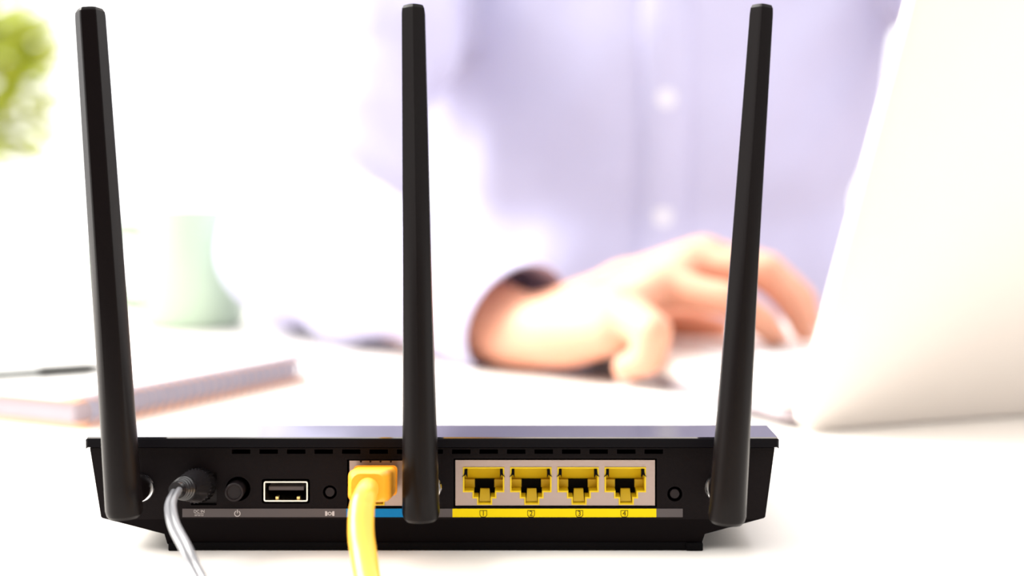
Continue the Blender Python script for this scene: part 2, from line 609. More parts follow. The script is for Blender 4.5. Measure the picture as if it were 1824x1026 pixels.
def jack(parent, u0, dv, yf):
    t = t_shape(u0, dv)
    po = inset(t, 0.00002)
    bm = bmesh.new()
    pi = inset(po, 2.6 * k)
    frame_poly(bm, po, pi, yf - 0.0003, yf + 0.0072)
    o = obj('jack_insert', bm, M_portyel, parent, 30)
    o['label'] = 'yellow plastic jack'
    bm = bmesh.new()
    x0, x1 = Q(u0 + 3, 0)[0], Q(u0 + 71.5, 0)[0]
    # back wall that leans forward, with eight contact grooves along its top edge
    za, zb = Q(0, 835.5 + dv)[1], Q(0, 861 + dv)[1]
    rings(bm, [[Vector((x0, yf + 0.0046, za)), Vector((x1, yf + 0.0046, za)), Vector((x1, yf + 0.0066, zb)), Vector((x0, yf + 0.0066, zb))],
               [Vector((x0, yf + 0.0070, za)), Vector((x1, yf + 0.0070, za)), Vector((x1, yf + 0.0070, zb)), Vector((x0, yf + 0.0070, zb))]])
    obj('back_wall', bm, M_portyel, o)
    for a, b in ((3, 20.5), (56, 71.5)):
        bm = bmesh.new()
        xa, xb = Q(u0 + a, 0)[0], Q(u0 + b, 0)[0]
        box(bm, xa, xb, yf + 0.0052, yf + 0.0070, Q(0, 875 + dv)[1], Q(0, 861.3 + dv)[1])
        obj('cheek', bm, M_portyel, o)
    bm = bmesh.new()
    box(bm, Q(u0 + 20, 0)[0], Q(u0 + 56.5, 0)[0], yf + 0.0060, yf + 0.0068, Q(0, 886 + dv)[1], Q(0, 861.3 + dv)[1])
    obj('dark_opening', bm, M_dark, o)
    bm = bmesh.new()
    xa, xb = Q(u0 + 29.0, 0)[0], Q(u0 + 49.0, 0)[0]
    zt, zb2 = Q(0, 877 + dv)[1], Q(0, 896.5 + dv)[1]
    rings(bm, [[Vector((xa + .0003, yf + 0.0045, zt)), Vector((xb - .0003, yf + 0.0045, zt)), Vector((xb, yf + 0.0020, zb2)), Vector((xa, yf + 0.0020, zb2))],
               [Vector((xa + .0003, yf + 0.0055, zt)), Vector((xb - .0003, yf + 0.0055, zt)), Vector((xb, yf + 0.0055, zb2)), Vector((xa, yf + 0.0055, zb2))]])
    obj('latch_ramp', bm, M_portyel, o)
    for i in range(8):
        bm = bmesh.new()
        xc = Q(u0 + 14.5 + 7.3 * i, 0)[0]
        big = 1.5 if i in (0, 7) else 0.9
        box(bm, xc - big * k, xc + big * k, yf + 0.0041, yf + 0.0047, Q(0, 838.8 + dv)[1], Q(0, 836 + dv)[1])
        obj('contact_groove', bm, M_dark, o)
    for s, ua in ((1, 4.0), (-1, 70.2)):
        bm = bmesh.new()
        po = [(ua, 836), (ua + s * 4, 836), (ua + s * 4, 852), (ua + s * 1.5, 846), (ua - s * 5, 850), (ua - s * 2, 846)]
        from_poly(bm, [Q(u0 + a, v + dv) for a, v in po], yf - 0.0006, yf - 0.00045 + 0.003)
        obj('spring_clip', bm, M_dark, o)
    return o


lan = None
YF = YP + 0.0008
bm = bmesh.new()
plate(bm, rectpx(811, 1167, 820.5, 901.5), [t_shape(824.3 + 84.2 * i) for i in range(4)], YF, YF + 0.008)
lan = obj('port_block', bm, M_tin, router, 30)
lan['label'] = 'silver metal shield around four yellow network ports'
for i in range(4):
    jack(lan, 824.3 + 84.2 * i, 0, YF)
bm = bmesh.new()
plate(bm, rectpx(622, 717, 821.5, 902), [t_shape(632.5, 1.0)], YF, YF + 0.008)
wan = obj('single_port', bm, M_tin, router, 30)
wan['label'] = 'silver metal shield of the single network port'
jack(wan, 632.5, 1.0, YF)
for u in (642.5, 659.5, 677.5, 696):
    bm = bmesh.new()
    box(bm, Q(u - 1.6, 0)[0], Q(u + 1.6, 0)[0], YF - 0.0001, YF + 0.0004, Q(0, 824.5)[1], Q(0, 821.6)[1])
    obj('shield_notch', bm, M_dark, wan)

# usb socket
po = rectpx(470, 548.5, 857, 893, rad=0.0006)
bm = bmesh.new()
frame_poly(bm, po, inset(po, 2.4 * k), YP - 0.0004, YP + 0.008)
usb = obj('usb_socket', bm, M_usb, router, 30)
usb['label'] = 'silver-rimmed usb socket'
bm = bmesh.new()
box(bm, Q(478, 0)[0], Q(540, 0)[0], YP + 0.0012, YP + 0.008, Q(0, 874.5)[1], Q(0, 868)[1])
obj('usb_tongue', bm, M_strip_g, usb)
for u in (493, 531):
    bm = bmesh.new()
    box(bm, Q(u - 2.6, 0)[0], Q(u + 2.6, 0)[0], YP + 0.0006, YP + 0.003, Q(0, 890.6)[1], Q(0, 885.5)[1])
    obj('usb_contact', bm, M_gold, usb)

# buttons
def button(name, u, v, rpx, y0, hollow=False):
    x, z = Q(u, v)
    r = rpx * k
    bm = bmesh.new()
    L = YP + 0.0094 - y0
    prof = [(0, r * 0.9), (0.0002, r), (L, r)]
    if hollow:
        prof = [(0.0006, r * 0.72), (0.0, r * 0.80), (0.0, r * 0.92), (0.0002, r), (L, r)]
    lathe(bm, (x, y0, z), (0, 1, 0), prof, 32)
    return obj(name, bm, M_btn, router, 30)


button('power_button', 420, 873, 16.5, YP - 0.0035, True)
button('setup_button', 587.5, 877, 8.6, YP + 0.0002)
button('reset_button', 1202, 880, 8.6, YP + 0.0002)
x, z = Q(363, 866)
bm = bmesh.new()
plate(bm, rectpx(341, 385, 843, 899), [circpx(363, 866, 17)], YP + 0.002, YP + 0.009)
obj('power_jack', bm, M_btn, router, 30)


# antennas
def antenna(bot, top, w0, w1, uc, rot, d=0.481):
    """bot/top: pixel centres; w0/w1 widths in pixels at the foot and tip"""
    B, T = P(bot[0], bot[1], d), P(top[0], top[1], d - 0.001)
    ax = (T - B).normalized()
    X = (Vector((1, 0, 0)) - ax * ax.x).normalized()
    Y = ax.cross(X)
    N = 48
    L = (T - B).length
    rs = []

    def ring(t, r, kk, dz=0.0):
        pts = []
        top = 1.0 if t > 0.99 else 0.0
        for i in range(N):
            th = 2 * PI * i / N
            # seven-sided outline with the faces facing the viewer broad
            nside = 6
            seg = 2 * PI / nside
            q = ((th - rot) % seg) - seg / 2
            hexr = math.cos(seg / 2) / math.cos(q) * 1.04
            rr = r * ((1 - kk) + kk * hexr)
            dz = top * 0.0007 * -math.sin(th)
            pts.append(B + ax * (t * L + dz) + X * (rr * math.cos(th)) + Y * (rr * math.sin(th)))
        return pts
    r0, r1 = w0 / 2 * d / F, w1 / 2 * d / F
    for t, s in ((0, 0.80), (0.006, 0.93), (0.016, 1.0)):
        rs.append(ring(t, r0 * s, 0))
    for t in (0.06, 0.12, 0.2, 0.3, 0.42, 0.55, 0.7, 0.85, 0.985):
        kk = min(1, max(0, (t - 0.12) / 0.45))
        rs.append(ring(t, r0 + (r1 - r0) * t ** 0.9, kk))
    rs.append(ring(0.994, r1 * 0.97, 1))
    rs.append(ring(1.0, r1 * 0.84, 1))
    bm = bmesh.new()
    rings(bm, rs)
    a = obj('antenna', bm, M_ant, router, 16)
    # swivel stub into the panel, chrome collar
    c = P(uc, 868, 0.503)
    bm = bmesh.new()
    lathe(bm, (c.x, YP - 0.0001, c.z), (0, -1, 0), [(0, 0.0036), (0.004, 0.0036), (0.006, 0.0030), (0.0155, 0.0030)], 28)
    obj('swivel_stub', bm, M_ant, a)
    bm = bmesh.new()
    lathe(bm, (c.x, YP - 0.0001, c.z), (0, -1, 0), [(0, 0.0044), (0.0008, 0.0044), (0.0012, 0.0041), (0.0012, 0.00365)], 40)
    o = obj('collar', bm, M_chrome, a)
    o['label'] = 'chrome collar'
    bm = bmesh.new()
    hp = B + ax * (0.0095)
    r = r0 * 0.62
    return a


antenna((222, 922), (160, 17), 66, 53, 250, math.radians(5), 0.481)
antenna((750, 927), (736.5, 12), 67, 45, 761, math.radians(-90 + 60), 0.481)
antenna((1294, 932), (1357, 12), 68, 45, 1281, math.radians(-38), 0.481)

# ------------------------------------------------------------------ power cable
pc = tag(empty('power_cable', P(352, 1020, 0.44) * Vector((1, 1, 0)) if False else (P(352, 1020, 0.44).x, P(352, 1020, 0.44).y, 0)),
         'black barrel power plug with grey cord in the router jack', 'power cable')
pj = P(364, 862, 0.505)
pe = P(314, 873, 0.482)
ax = (pe - pj).normalized()
L = (pe - pj).length
k5 = 0.49 / F
bm = bmesh.new()
prof = [(0.0, 0.0014), (0.002, 0.0014), (0.002, 28 * k5), (0.003, 30 * k5), (0.0085, 30 * k5), (0.0095, 28.5 * k5), (0.0125, 26 * k5), (L * 0.62, 24 * k5), (L * 0.70, 22.5 * k5)]
lathe(bm, pj, ax, prof, 40)
plug = obj('plug', bm, M_plug, pc, 40)
a_, b_ = frame_of(ax)
for i in range(28):
    t = 2 * PI * i / 28
    rad = a_ * math.cos(t) + b_ * math.sin(t)
    tan = ax.cross(rad)
    bm = bmesh.new()
    M = Matrix((tan, rad, ax)).transposed().to_4x4()
    M.translation = pj + ax * 0.0058 + rad * (30 * k5)
    box(bm, -0.00016, 0.00016, -0.0001, 0.00025, -0.0023, 0.0023, M=M)
    obj('grip_rib', bm, M_plug, plug)
bm = bmesh.new()
prof = []
for i in range(4):
    t0 = L * (0.70 + 0.06 * i)
    r = (21.5 - 1.6 * i) * k5
    prof += [(t0, r * 0.93), (t0 + 0.0003, r), (t0 + L * 0.045, r), (t0 + L * 0.05, r * 0.93)]
prof += [(L * 0.96, 15 * k5), (L * 1.02, 13.5 * k5)]
lathe(bm, pj, ax, prof, 32)
obj('strain_relief', bm, M_plug, pc, 40)
path = spline([pj + ax * L * 0.97, P(306, 890, 0.474), P(304, 908, 0.468), P(311, 938, 0.460), P(330, 975, 0.45), P(347, 1012, 0.444),
               P(364, 1047, 0.437), Vector((-0.076, -0.075, 0.0018)), Vector((-0.071, -0.10, 0.0015)), Vector((-0.10, -0.17, 0.0015)), Vector((-0.2, -0.24, 0.0015)), Vector((-0.36, -0.28, 0.0015))], 10)
for s in (-1, 1):
    pts = []
    for i, p in enumerate(path):
        t = (path[min(i + 1, len(path) - 1)] - path[max(i - 1, 0)]).normalized()
        sd = Vector((1, -0.35, 0.35))
        sd = (sd - t * sd.dot(t)).normalized()
        if p.z < 0.004:
            sd = Vector((-t.y, t.x, 0)).normalized() * -1
            sd = sd if sd.x > 0 else -sd
        pts.append(p + sd * s * 0.00085)
    bm = bmesh.new()
    tube(bm, pts, 0.00102, 12)
    o = obj('wire', bm, M_cordg, pc, None)
    o['label'] = 'grey strand of the twin cord'

# ------------------------------------------------------------------ network cable
nc = tag(empty('network_cable', (P(650, 1020, 0.44).x, P(650, 1020, 0.44).y, 0)),
         'thick yellow network cable plugged into the single port', 'network cable')
# clear-ish front of the plug, inside the jack
pf = P(672, 853, YF + 0.500)
pb = P(655, 868, 0.4735)
ax = (pb - pf).normalized()
X = Vector((1, 0, 0))
X = (X - ax * X.dot(ax)).normalized()
Z = X.cross(ax)
if Z.z < 0:
    Z = -Z


def rrect(c, hw, hh, r, n=5):
    out = []
    for sx, sz, a0 in ((1, -1, -PI / 2), (1, 1, 0), (-1, 1, PI / 2), (-1, -1, PI)):
        for i in range(n + 1):
            t = a0 + PI / 2 * i / n
            out.append(c + X * (sx * (hw - r) + r * math.cos(t)) + Z * (sz * (hh - r) + r * math.sin(t)))
    return out


L = (pb - pf).length
bm = bmesh.new()
rings(bm, [rrect(pf + ax * 0.0, 0.0052, 0.0032, 0.0006), rrect(pf + ax * 0.004, 0.0052, 0.0032, 0.0006)])
obj('plug_nose', bm, M_booty, nc, 40)
bm = bmesh.new()
rings(bm, [rrect(pf + ax * 0.0032, 0.0056, 0.0036, 0.001), rrect(pf + ax * 0.0045, 0.0060, 0.0040, 0.0012), rrect(pf + ax * (L * 0.55), 0.0063, 0.0042, 0.0014),
           rrect(pf + ax * (L * 0.8), 0.0062, 0.0045, 0.0018), rrect(pf + ax * (L * 0.93), 0.0056, 0.0043, 0.0022), rrect(pf + ax * L, 0.0047, 0.0038, 0.0026)])
obj('boot', bm, M_booty, nc, 50)
bm = bmesh.new()
rings(bm, [rrect(pf + ax * 0.0044, 0.0064, 0.0043, 0.0012), rrect(pf + ax * 0.0066, 0.0065, 0.0044, 0.0012)])
o = obj('boot_collar', bm, M_booty, nc, 40)
lv = pf + ax * 0.006 - Z * 0.0045
bm = bmesh.new()
path = spline([pb - ax * 0.004, P(650, 884, 0.462), P(644, 910, 0.457), P(643, 950, 0.452), P(648, 990, 0.447), P(654, 1030, 0.441),
               P(661, 1062, 0.434), Vector((-0.036, -0.085, 0.0043)), Vector((-0.033, -0.12, 0.0037)), Vector((-0.02, -0.18, 0.0037)), Vector((0.05, -0.24, 0.0037)), Vector((0.2, -0.27, 0.0037)), Vector((0.42, -0.28, 0.0037))], 12)
tube(bm, path, lambda t: 0.0030 + 0.0006 * min(1, t / 0.18), 20)
obj('cord', bm, M_cordy, nc, None)

# ------------------------------------------------------------------ spiral notebook and pen
N0 = Vector((-0.183, 0.212, 0))
N1 = Vector((-0.104, 0.362, 0))
e = (N1 - N0).normalized()
p = Vector((-e.y, e.x, 0))
NL, NW, NT = (N1 - N0).length, 0.15, 0.0128
NM = Matrix((e, p, Vector((0, 0, 1)))).transposed().to_4x4()
NM.translation = N0
nb = tag(empty('spiral_notebook', N0 + e * NL / 2 + p * NW / 2), 'thick spiral notebook with peach covers and white pages, left of the router', 'notebook')
bm = bmesh.new()
box(bm, 0, NL, 0.0, NW, 0.0, 0.0022, 0.0004, M=NM)
obj('back_cover', bm, M_peach, nb)
bm = bmesh.new()
box(bm, 0.002, NL - 0.002, 0.006, NW - 0.001, 0.0023, NT - 0.0012, M=NM)
obj('page_block', bm, M_page_edge, nb)
bm = bmesh.new()
box(bm, 0, NL, 0.003, NW, NT - 0.0011, NT - 0.0002, 0.0002, M=NM)
obj('front_cover', bm, M_peach, nb)
bm = bmesh.new()
box(bm, 0.001, NL - 0.001, 0.0135, NW - 0.001, NT - 0.00015, NT, M=NM)
obj('top_page', bm, M_paper, nb)
ring0 = None
nr = 26
for i in range(nr):
    c = NM @ Vector((0.006 + (NL - 0.012) * i / (nr - 1), 0.0035, 0.0074))
    if ring0 is None:
        bm = bmesh.new()
        pts = [c + p * (0.0068 * math.cos(2 * PI * j / 20)) + Vector((0, 0, 0.0066 * math.sin(2 * PI * j / 20))) for j in range(20)]
        rs = []
        for j in range(20):
            cc = (pts[j] - c).normalized()
            rs.append(circ(pts[j], cc, e, 0.0007, 6))
        vv = rings(bm, rs, True, False)
        for j in range(6):
            kx = (j + 1) % 6
            bm.faces.new((vv[-1][j], vv[-1][kx], vv[0][kx], vv[0][j]))
        ring0 = obj('wire_ring', bm, M_ring, nb, None, origin=c)
    else:
        dup(ring0, c, nb)

pa = P(176, 638, 0.80)
pa = Vector((-0.186, 0.300, NT + 0.0031))
pz = Vector((-0.300, 0.2360, NT + 0.0031))
pen = tag(empty('pen', (pa.x, pa.y, NT)), 'slim dark pen lying across the notebook page', 'pen')
ax = (pz - pa).normalized()
bm = bmesh.new()
lathe(bm, pa, ax, [(0, 0.0005), (0.003, 0.001), (0.014, 0.0024), (0.016, 0.0030), (0.040, 0.0030), (0.040, 0.0028)], 20)
obj('grip', bm, M_pen, pen)
bm = bmesh.new()
lathe(bm, pa + ax * 0.0401, ax, [(0, 0.0028), (0.075, 0.0028), (0.078, 0.0025), (0.084, 0.0017), (0.088, 0.0017)], 20)
obj('barrel', bm, M_pen2, pen)
bm = bmesh.new()
sd = Vector((-ax.y, ax.x, 0))
cyl(bm, pa + ax * 0.082 + Vector((0, 0, 0.0036)), pa + ax * 0.115 + Vector((0, 0, 0.0036)), 0.0008, 8)
obj('clip', bm, M_pen, pen)

# ------------------------------------------------------------------ small pad of paper beside the laptop
A0, B0 = Vector((0.0239, 0.311, 0)), Vector((0.0851, 0.230, 0))
e = (B0 - A0).normalized()
p = Vector((-e.y, e.x, 0))
PM = Matrix((e, p, Vector((0, 0, 1)))).transposed().to_4x4()
PM.translation = A0
pad = tag(empty('paper_pad', A0 + e * 0.05 + p * 0.07), 'thin pad of white paper lying between the hand and the router', 'paper')
PT = 0.0013
bm = bmesh.new()
box(bm, 0, 0.1015, 0, 0.062, 0, PT - 0.0002, M=PM)
obj('sheets', bm, M_page_edge, pad)
bm = bmesh.new()
box(bm, 0, 0.1015, 0, 0.062, PT - 0.00018, PT, M=PM)
obj('top_sheet', bm, M_paper, pad)

# ------------------------------------------------------------------ laptop
ang = math.radians(22)
h = Vector((math.cos(ang), math.sin(ang), 0))
b = Vector((-math.sin(ang), math.cos(ang), 0))
H0 = Vector((0.117, 0.213, 0))
LM = Matrix((h, b, Vector((0, 0, 1)))).transposed().to_4x4()
LM.translation = H0
LW, LB, LT = 0.325, 0.225, 0.0165
lap = tag(empty('laptop', H0 + h * LW / 2 + b * LB / 2), 'white laptop seen from behind, its open lid leaning towards the viewer', 'laptop')


def slab(M, w_, d_, z0, z1, rc, re, n=6):
    """rounded slab in local x (0..w) and y (0..d)"""
    bm = bmesh.new()

    def rr(i, z):
        out = []
        r = max(rc - i, 0.0005)
        for cx, cy, a0 in ((w_ - rc, rc, -PI / 2), (w_ - rc, d_ - rc, 0), (rc, d_ - rc, PI / 2), (rc, rc, PI)):
            for q in range(n + 1):
                t = a0 + PI / 2 * q / n
                out.append(M @ Vector((cx + r * math.cos(t), cy + r * math.sin(t), z)))
        return out
    rings(bm, [rr(re, z0), rr(re * 0.3, z0 + re * 0.3), rr(0, z0 + re), rr(0, z1 - re * 0.6), rr(re * 0.2, z1 - re * 0.2), rr(re * 0.6, z1)])
    return bm


for x, y in ((0.03, 0.03), (LW - 0.03, 0.03), (0.03, LB - 0.03), (LW - 0.03, LB - 0.03)):
    bm = bmesh.new()
    q = LM @ Vector((x, y, 0))
    cyl(bm, (q.x, q.y, PT if q.y < 0.28 and q.x < 0.2 else 0.0), (q.x, q.y, 0.0019), 0.006, 16)
    obj('rubber_foot', bm, M_lapg, lap)
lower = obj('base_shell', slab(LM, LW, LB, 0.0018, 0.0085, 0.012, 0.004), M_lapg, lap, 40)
upper = obj('palm_deck', slab(LM, LW, LB, 0.0086, LT, 0.012, 0.0016), M_lap, lap, 40)
kw, kh = 0.0165, 0.0155
key0 = None
for r in range(5):
    for c in range(14):
        at = LM @ Vector((0.024 + (c + 0.5) * 0.0198, 0.035 + (r + 0.5) * 0.0185, LT))
        if key0 is None:
            bm = bmesh.new()
            box(bm, -kw / 2, kw / 2, -kh / 2, kh / 2, 0.0001, 0.0016, 0.0005, 1, M=Matrix.Translation(at) @ Matrix.Rotation(ang, 4, 'Z'))
            key0 = obj('key', bm, M_key, upper, origin=at)
        else:
            dup(key0, at, upper)
bm = bmesh.new()
box(bm, LW / 2 - 0.05, LW / 2 + 0.05, 0.145, 0.208, LT + 0.00002, LT + 0.0003, M=LM)
obj('touchpad', bm, M_key, upper)
# lid: hinged on the near edge, leaning 25 degrees towards the viewer
tilt = math.radians(25)
LH = 0.222
ex, ez = h, (Vector((0, 0, 1)) * math.cos(tilt) - b * math.sin(tilt)).normalized()
en = ex.cross(ez).normalized()     # points to the back of the lid
if en.dot(b) > 0:
    en = -en
DM = Matrix((ex, ez, en)).transposed().to_4x4()
DM.translation = H0 + Vector((0, 0, 0.0035)) - b * 0.002
lid = obj('screen_lid', slab(DM, LW, LH, 0.0, 0.0075, 0.008, 0.0022), M_lap, lap, 40)
bm = bmesh.new()
box(bm, 0.006, LW - 0.006, 0.02, LH - 0.006, -0.0005, -0.00001, M=DM)
bez = obj('bezel', bm, M_lapg, lid)
bm = bmesh.new()
box(bm, 0.014, LW - 0.014, 0.028, LH - 0.014, -0.0008, -0.00052, M=DM)
obj('display', bm, M_screen, lid)
bm = bmesh.new()
cyl(bm, LM @ Vector((0.05, 0.004, 0.0118)), LM @ Vector((LW - 0.05, 0.004, 0.0118)), 0.0045, 16)
obj('hinge', bm, M_lapg, lap)

# ------------------------------------------------------------------ mug
mc = Vector((-0.212, 0.617, 0))
mug = tag(empty('mug', mc), 'pale green mug behind the elbow', 'mug')
bm = bmesh.new()
MH = 0.078
lathe(bm, mc, (0, 0, 1), [(0, 0.030), (0.002, 0.033), (0.006, 0.0345), (MH - 0.002, 0.036), (MH, 0.0352), (MH - 0.001, 0.0335), (0.008, 0.0315), (0.006, 0.028)], 40)
obj('mug_body', bm, M_mug, mug, 40)
bm = bmesh.new()
hd = Vector((-0.93, -0.37, 0)).normalized()
pts = spline([mc + hd * 0.034 + Vector((0, 0, 0.064)), mc + hd * 0.052 + Vector((0, 0, 0.064)), mc + hd * 0.061 + Vector((0, 0, 0.048)),
              mc + hd * 0.058 + Vector((0, 0, 0.030)), mc + hd * 0.046 + Vector((0, 0, 0.018)), mc + hd * 0.0335 + Vector((0, 0, 0.016))], 8)
tube(bm, pts, 0.0042, 12, 0.0065)
obj('handle', bm, M_mug, mug, None)

# ------------------------------------------------------------------ potted plant
pp = Vector((-0.80, 1.55, FZ))
plant = tag(empty('potted_plant', pp), 'leafy green plant in a white pot at the left edge', 'plant')
bm = bmesh.new()
lathe(bm, pp, (0, 0, 1), [(0, 0.12), (0.01, 0.13), (0.30, 0.165), (0.31, 0.165), (0.31, 0.15), (0.27, 0.145)], 40)
obj('pot', bm, M_pot, plant, 40)
bm = bmesh.new()
lathe(bm, pp + Vector((0, 0, 0.271)), (0, 0, 1), [(0, 0.14), (0.012, 0.12), (0.016, 0.03)], 32)
obj('soil', bm, M_soil, plant)
crown = pp + Vector((-0.03, 0, 0.95))
for i in range(4):
    a = i * 1.6
    bm = bmesh.new()
    q = pp + Vector((0.03 * math.cos(a), 0.03 * math.sin(a), 0.27))
    tube(bm, spline([q, q + Vector((0.01 * math.cos(a), 0.01 * math.sin(a), 0.3)), crown + Vector((0.09 * math.cos(a), 0.09 * math.sin(a), -0.05))], 6), lambda t: 0.009 - 0.005 * t, 10)
    obj('stem', bm, M_stem, plant, None)
bm = bmesh.new()
rnd = random.Random(3)
for i in range(760):
    th, ph = rnd.uniform(0, 2 * PI), math.acos(rnd.uniform(-1, 1))
    rad = rnd.uniform(0.45, 1.0) ** 0.6
    c = crown + Vector((0.25 * rad * math.sin(ph) * math.cos(th), 0.25 * rad * math.sin(ph) * math.sin(th), 0.17 * rad * math.cos(ph)))
    c += Vector((0, 0, 0.02)) * noise.noise(c * 9)
    dirv = (c - crown).normalized() + Vector((rnd.uniform(-.7, .7), rnd.uniform(-.7, .7), rnd.uniform(-.5, .6)))
    dirv.normalize()
    a, bb = frame_of(dirv)
    a = (a + bb * rnd.uniform(-0.8, 0.8)).normalized()
    bb = dirv.cross(a)
    ln, wd = rnd.uniform(0.045, 0.075), rnd.uniform(0.014, 0.022)
    rows = []
    for t, wf in ((0, 0.12), (0.3, 0.9), (0.6, 0.85), (1.0, 0.05)):
        cc = c + dirv * (ln * t) + bb * (-0.012 * t * t)
        rows.append([bm.verts.new(cc - a * wd * wf), bm.verts.new(cc - bb * wd * wf * 0.3), bm.verts.new(cc + a * wd * wf)])
    for r in range(3):
        for j in range(2):
            bm.faces.new((rows[r][j], rows[r][j + 1], rows[r + 1][j + 1], rows[r + 1][j]))
fo = obj('foliage', bm, M_leaf, plant, None)
fo['kind'] = 'stuff'

# ------------------------------------------------------------------ the person
def cap_to(bm, p0, p1, r0, r1, n=14, m=5, flat=1.0, fdir=None):
    """closed tapered capsule; flat < 1 squashes it along fdir"""
    p0, p1 = Vector(p0), Vector(p1)
    ax = p1 - p0
    L = ax.length
    ax = ax / L if L > 1e-9 else Vector((0, 0, 1))
    if fdir is None:
        a, bq = frame_of(ax)
    else:
        bq = Vector(fdir)
        bq = (bq - ax * bq.dot(ax)).normalized()
        a = bq.cross(ax).normalized()
    rs = []
    for i in range(m):
        t = PI / 2 * (1 - i / m) * 0.98
        rs.append((p0 - ax * (r0 * math.sin(t)), r0 * math.cos(t)))
    rs.append((p0, r0))
    rs.append((p1, r1))
    for i in range(1, m + 1):
        t = PI / 2 * (i / m) * 0.98
        rs.append((p1 + ax * (r1 * math.sin(t)), r1 * math.cos(t)))
    rings(bm, [circ(c, a, bq, r, n, r * flat) for c, r in rs])


def ell(bm, c, rx, ry, rz, M=None, n=24, m=14):
    rs = []
    for i in range(m + 1):
        t = PI * (0.01 + 0.98 * i / m)
        rs.append([Vector((rx * math.sin(t) * math.cos(2 * PI * j / n), ry * math.sin(t) * math.sin(2 * PI * j / n), rz * math.cos(t))) for j in range(n)])
    R = M if M is not None else Matrix.Identity(3)
    rings(bm, [[Vector(c) + R @ v for v in r] for r in rs])


def remesh(bm, voxel, smooth_it, fac=0.5):
    bmesh.ops.recalc_face_normals(bm, faces=bm.faces)
    me = bpy.data.meshes.new('tmp')
    bm.to_mesh(me)
    bm.free()
    o = bpy.data.objects.new('tmp', me)
    C.objects.link(o)
    r = o.modifiers.new('r', 'REMESH')
    r.mode = 'VOXEL'
    r.voxel_size = voxel
    if smooth_it:
        s = o.modifiers.new('s', 'SMOOTH')
        s.iterations = smooth_it
        s.factor = fac
    dg = bpy.context.evaluated_depsgraph_get()
    out = bpy.data.meshes.new_from_object(o.evaluated_get(dg))
    bpy.data.objects.remove(o)
    bpy.data.meshes.remove(me)
    return out


TX, TY = 0.108, 0.815              # middle of the chest
R_WRI = P(925, 590, 0.91)
R_ELB = Vector((-0.128, 0.555, 0.052))
R_SHO = Vector((TX - 0.185, TY - 0.01, 0.315))
HAND = {
    'pinky': [P(1105, 552, 0.845), P(1166, 590, 0.815), P(1156, 640, 0.818), P(1112, 655, 0.826)],
    'ring': [P(1178, 512, 0.866), P(1300, 534, 0.850), P(1360, 574, 0.853), P(1380, 601, 0.858)],
    'middle': [P(1232, 472, 0.886), P(1362, 484, 0.872), P(1418, 548, 0.875), P(1432, 588, 0.880)],
    'index': [P(1255, 460, 0.912), P(1368, 478, 0.915), P(1430, 532, 0.920), P(1442, 572, 0.925)],
    'thumb': [P(1030, 570, 0.935), P(1130, 575, 0.935), P(1225, 578, 0.925), P(1275, 590, 0.918)],
}
RAD = {'pinky': (0.0115, 0.0098, 0.0085, 0.0072), 'ring': (0.0108, 0.0092, 0.0082, 0.0070), 'middle': (0.0112, 0.0096, 0.0085, 0.0072),
       'index': (0.0110, 0.0095, 0.0084, 0.0071), 'thumb': (0.0130, 0.0110, 0.0100, 0.0085)}


def hand_caps(bm, H, W, low):
    for f, js in H.items():
        rr = RAD[f]
        for i in range(3):
            cap_to(bm, js[i], js[i + 1], rr[i], rr[i + 1], 12, 4)
        cap_to(bm, W, js[0], 0.0165, rr[0] + 0.0022, 12, 4)
    # webbing of the palm
    for a, bq in (('pinky', 'ring'), ('ring', 'middle'), ('middle', 'index')):
        cap_to(bm, H[a][0], H[bq][0], 0.0105, 0.0112, 12, 4)
        cap_to(bm, W.lerp(H[a][0], 0.6), W.lerp(H[bq][0], 0.6), 0.0165, 0.0165, 12, 4)
    # heel of the hand on the little-finger side, ball of the thumb on the other
    mid = W.lerp(H['pinky'][0], 0.5)
    cap_to(bm, W + Vector((0, -0.006, 0.0)), mid + Vector((0, -0.004, -0.006)), 0.0195, 0.0185, 14, 5)
    cap_to(bm, mid + Vector((0, -0.004, -0.006)), H['pinky'][0] + Vector((-0.004, -0.002, -0.010)), 0.0185, 0.0125, 14, 5)
    cap_to(bm, W + Vector((0, 0.006, 0.0)), H['thumb'][0].lerp(W, 0.2), 0.0180, 0.0170, 14, 5)


def mirror(v, xm, dz):
    return Vector((2 * xm - v.x, v.y, v.z + dz))


XM = 0.205
L_HAND = {f: [mirror(v, XM, 0.0175) for v in js] for f, js in HAND.items()}
L_WRI = mirror(R_WRI, XM, 0.0175)
L_ELB = Vector((0.505, 0.610, 0.060))
L_SHO = Vector((TX + 0.185, TY - 0.01, 0.315))
NECK = Vector((TX, TY + 0.005, 0.385))
HEAD = Vector((TX + 0.01, TY - 0.045, 0.545))

bm = bmesh.new()
hand_caps(bm, HAND, R_WRI, 0)
hand_caps(bm, L_HAND, L_WRI, 0)
for Wr, El, Sh in ((R_WRI, R_ELB, R_SHO), (L_WRI, L_ELB, L_SHO)):
    cap_to(bm, Wr, Wr.lerp(El, 0.35), 0.0215, 0.029, 16, 5)
    cap_to(bm, Wr.lerp(El, 0.35), El, 0.029, 0.036, 16, 5)
    cap_to(bm, El, Sh, 0.036, 0.050, 16, 5)
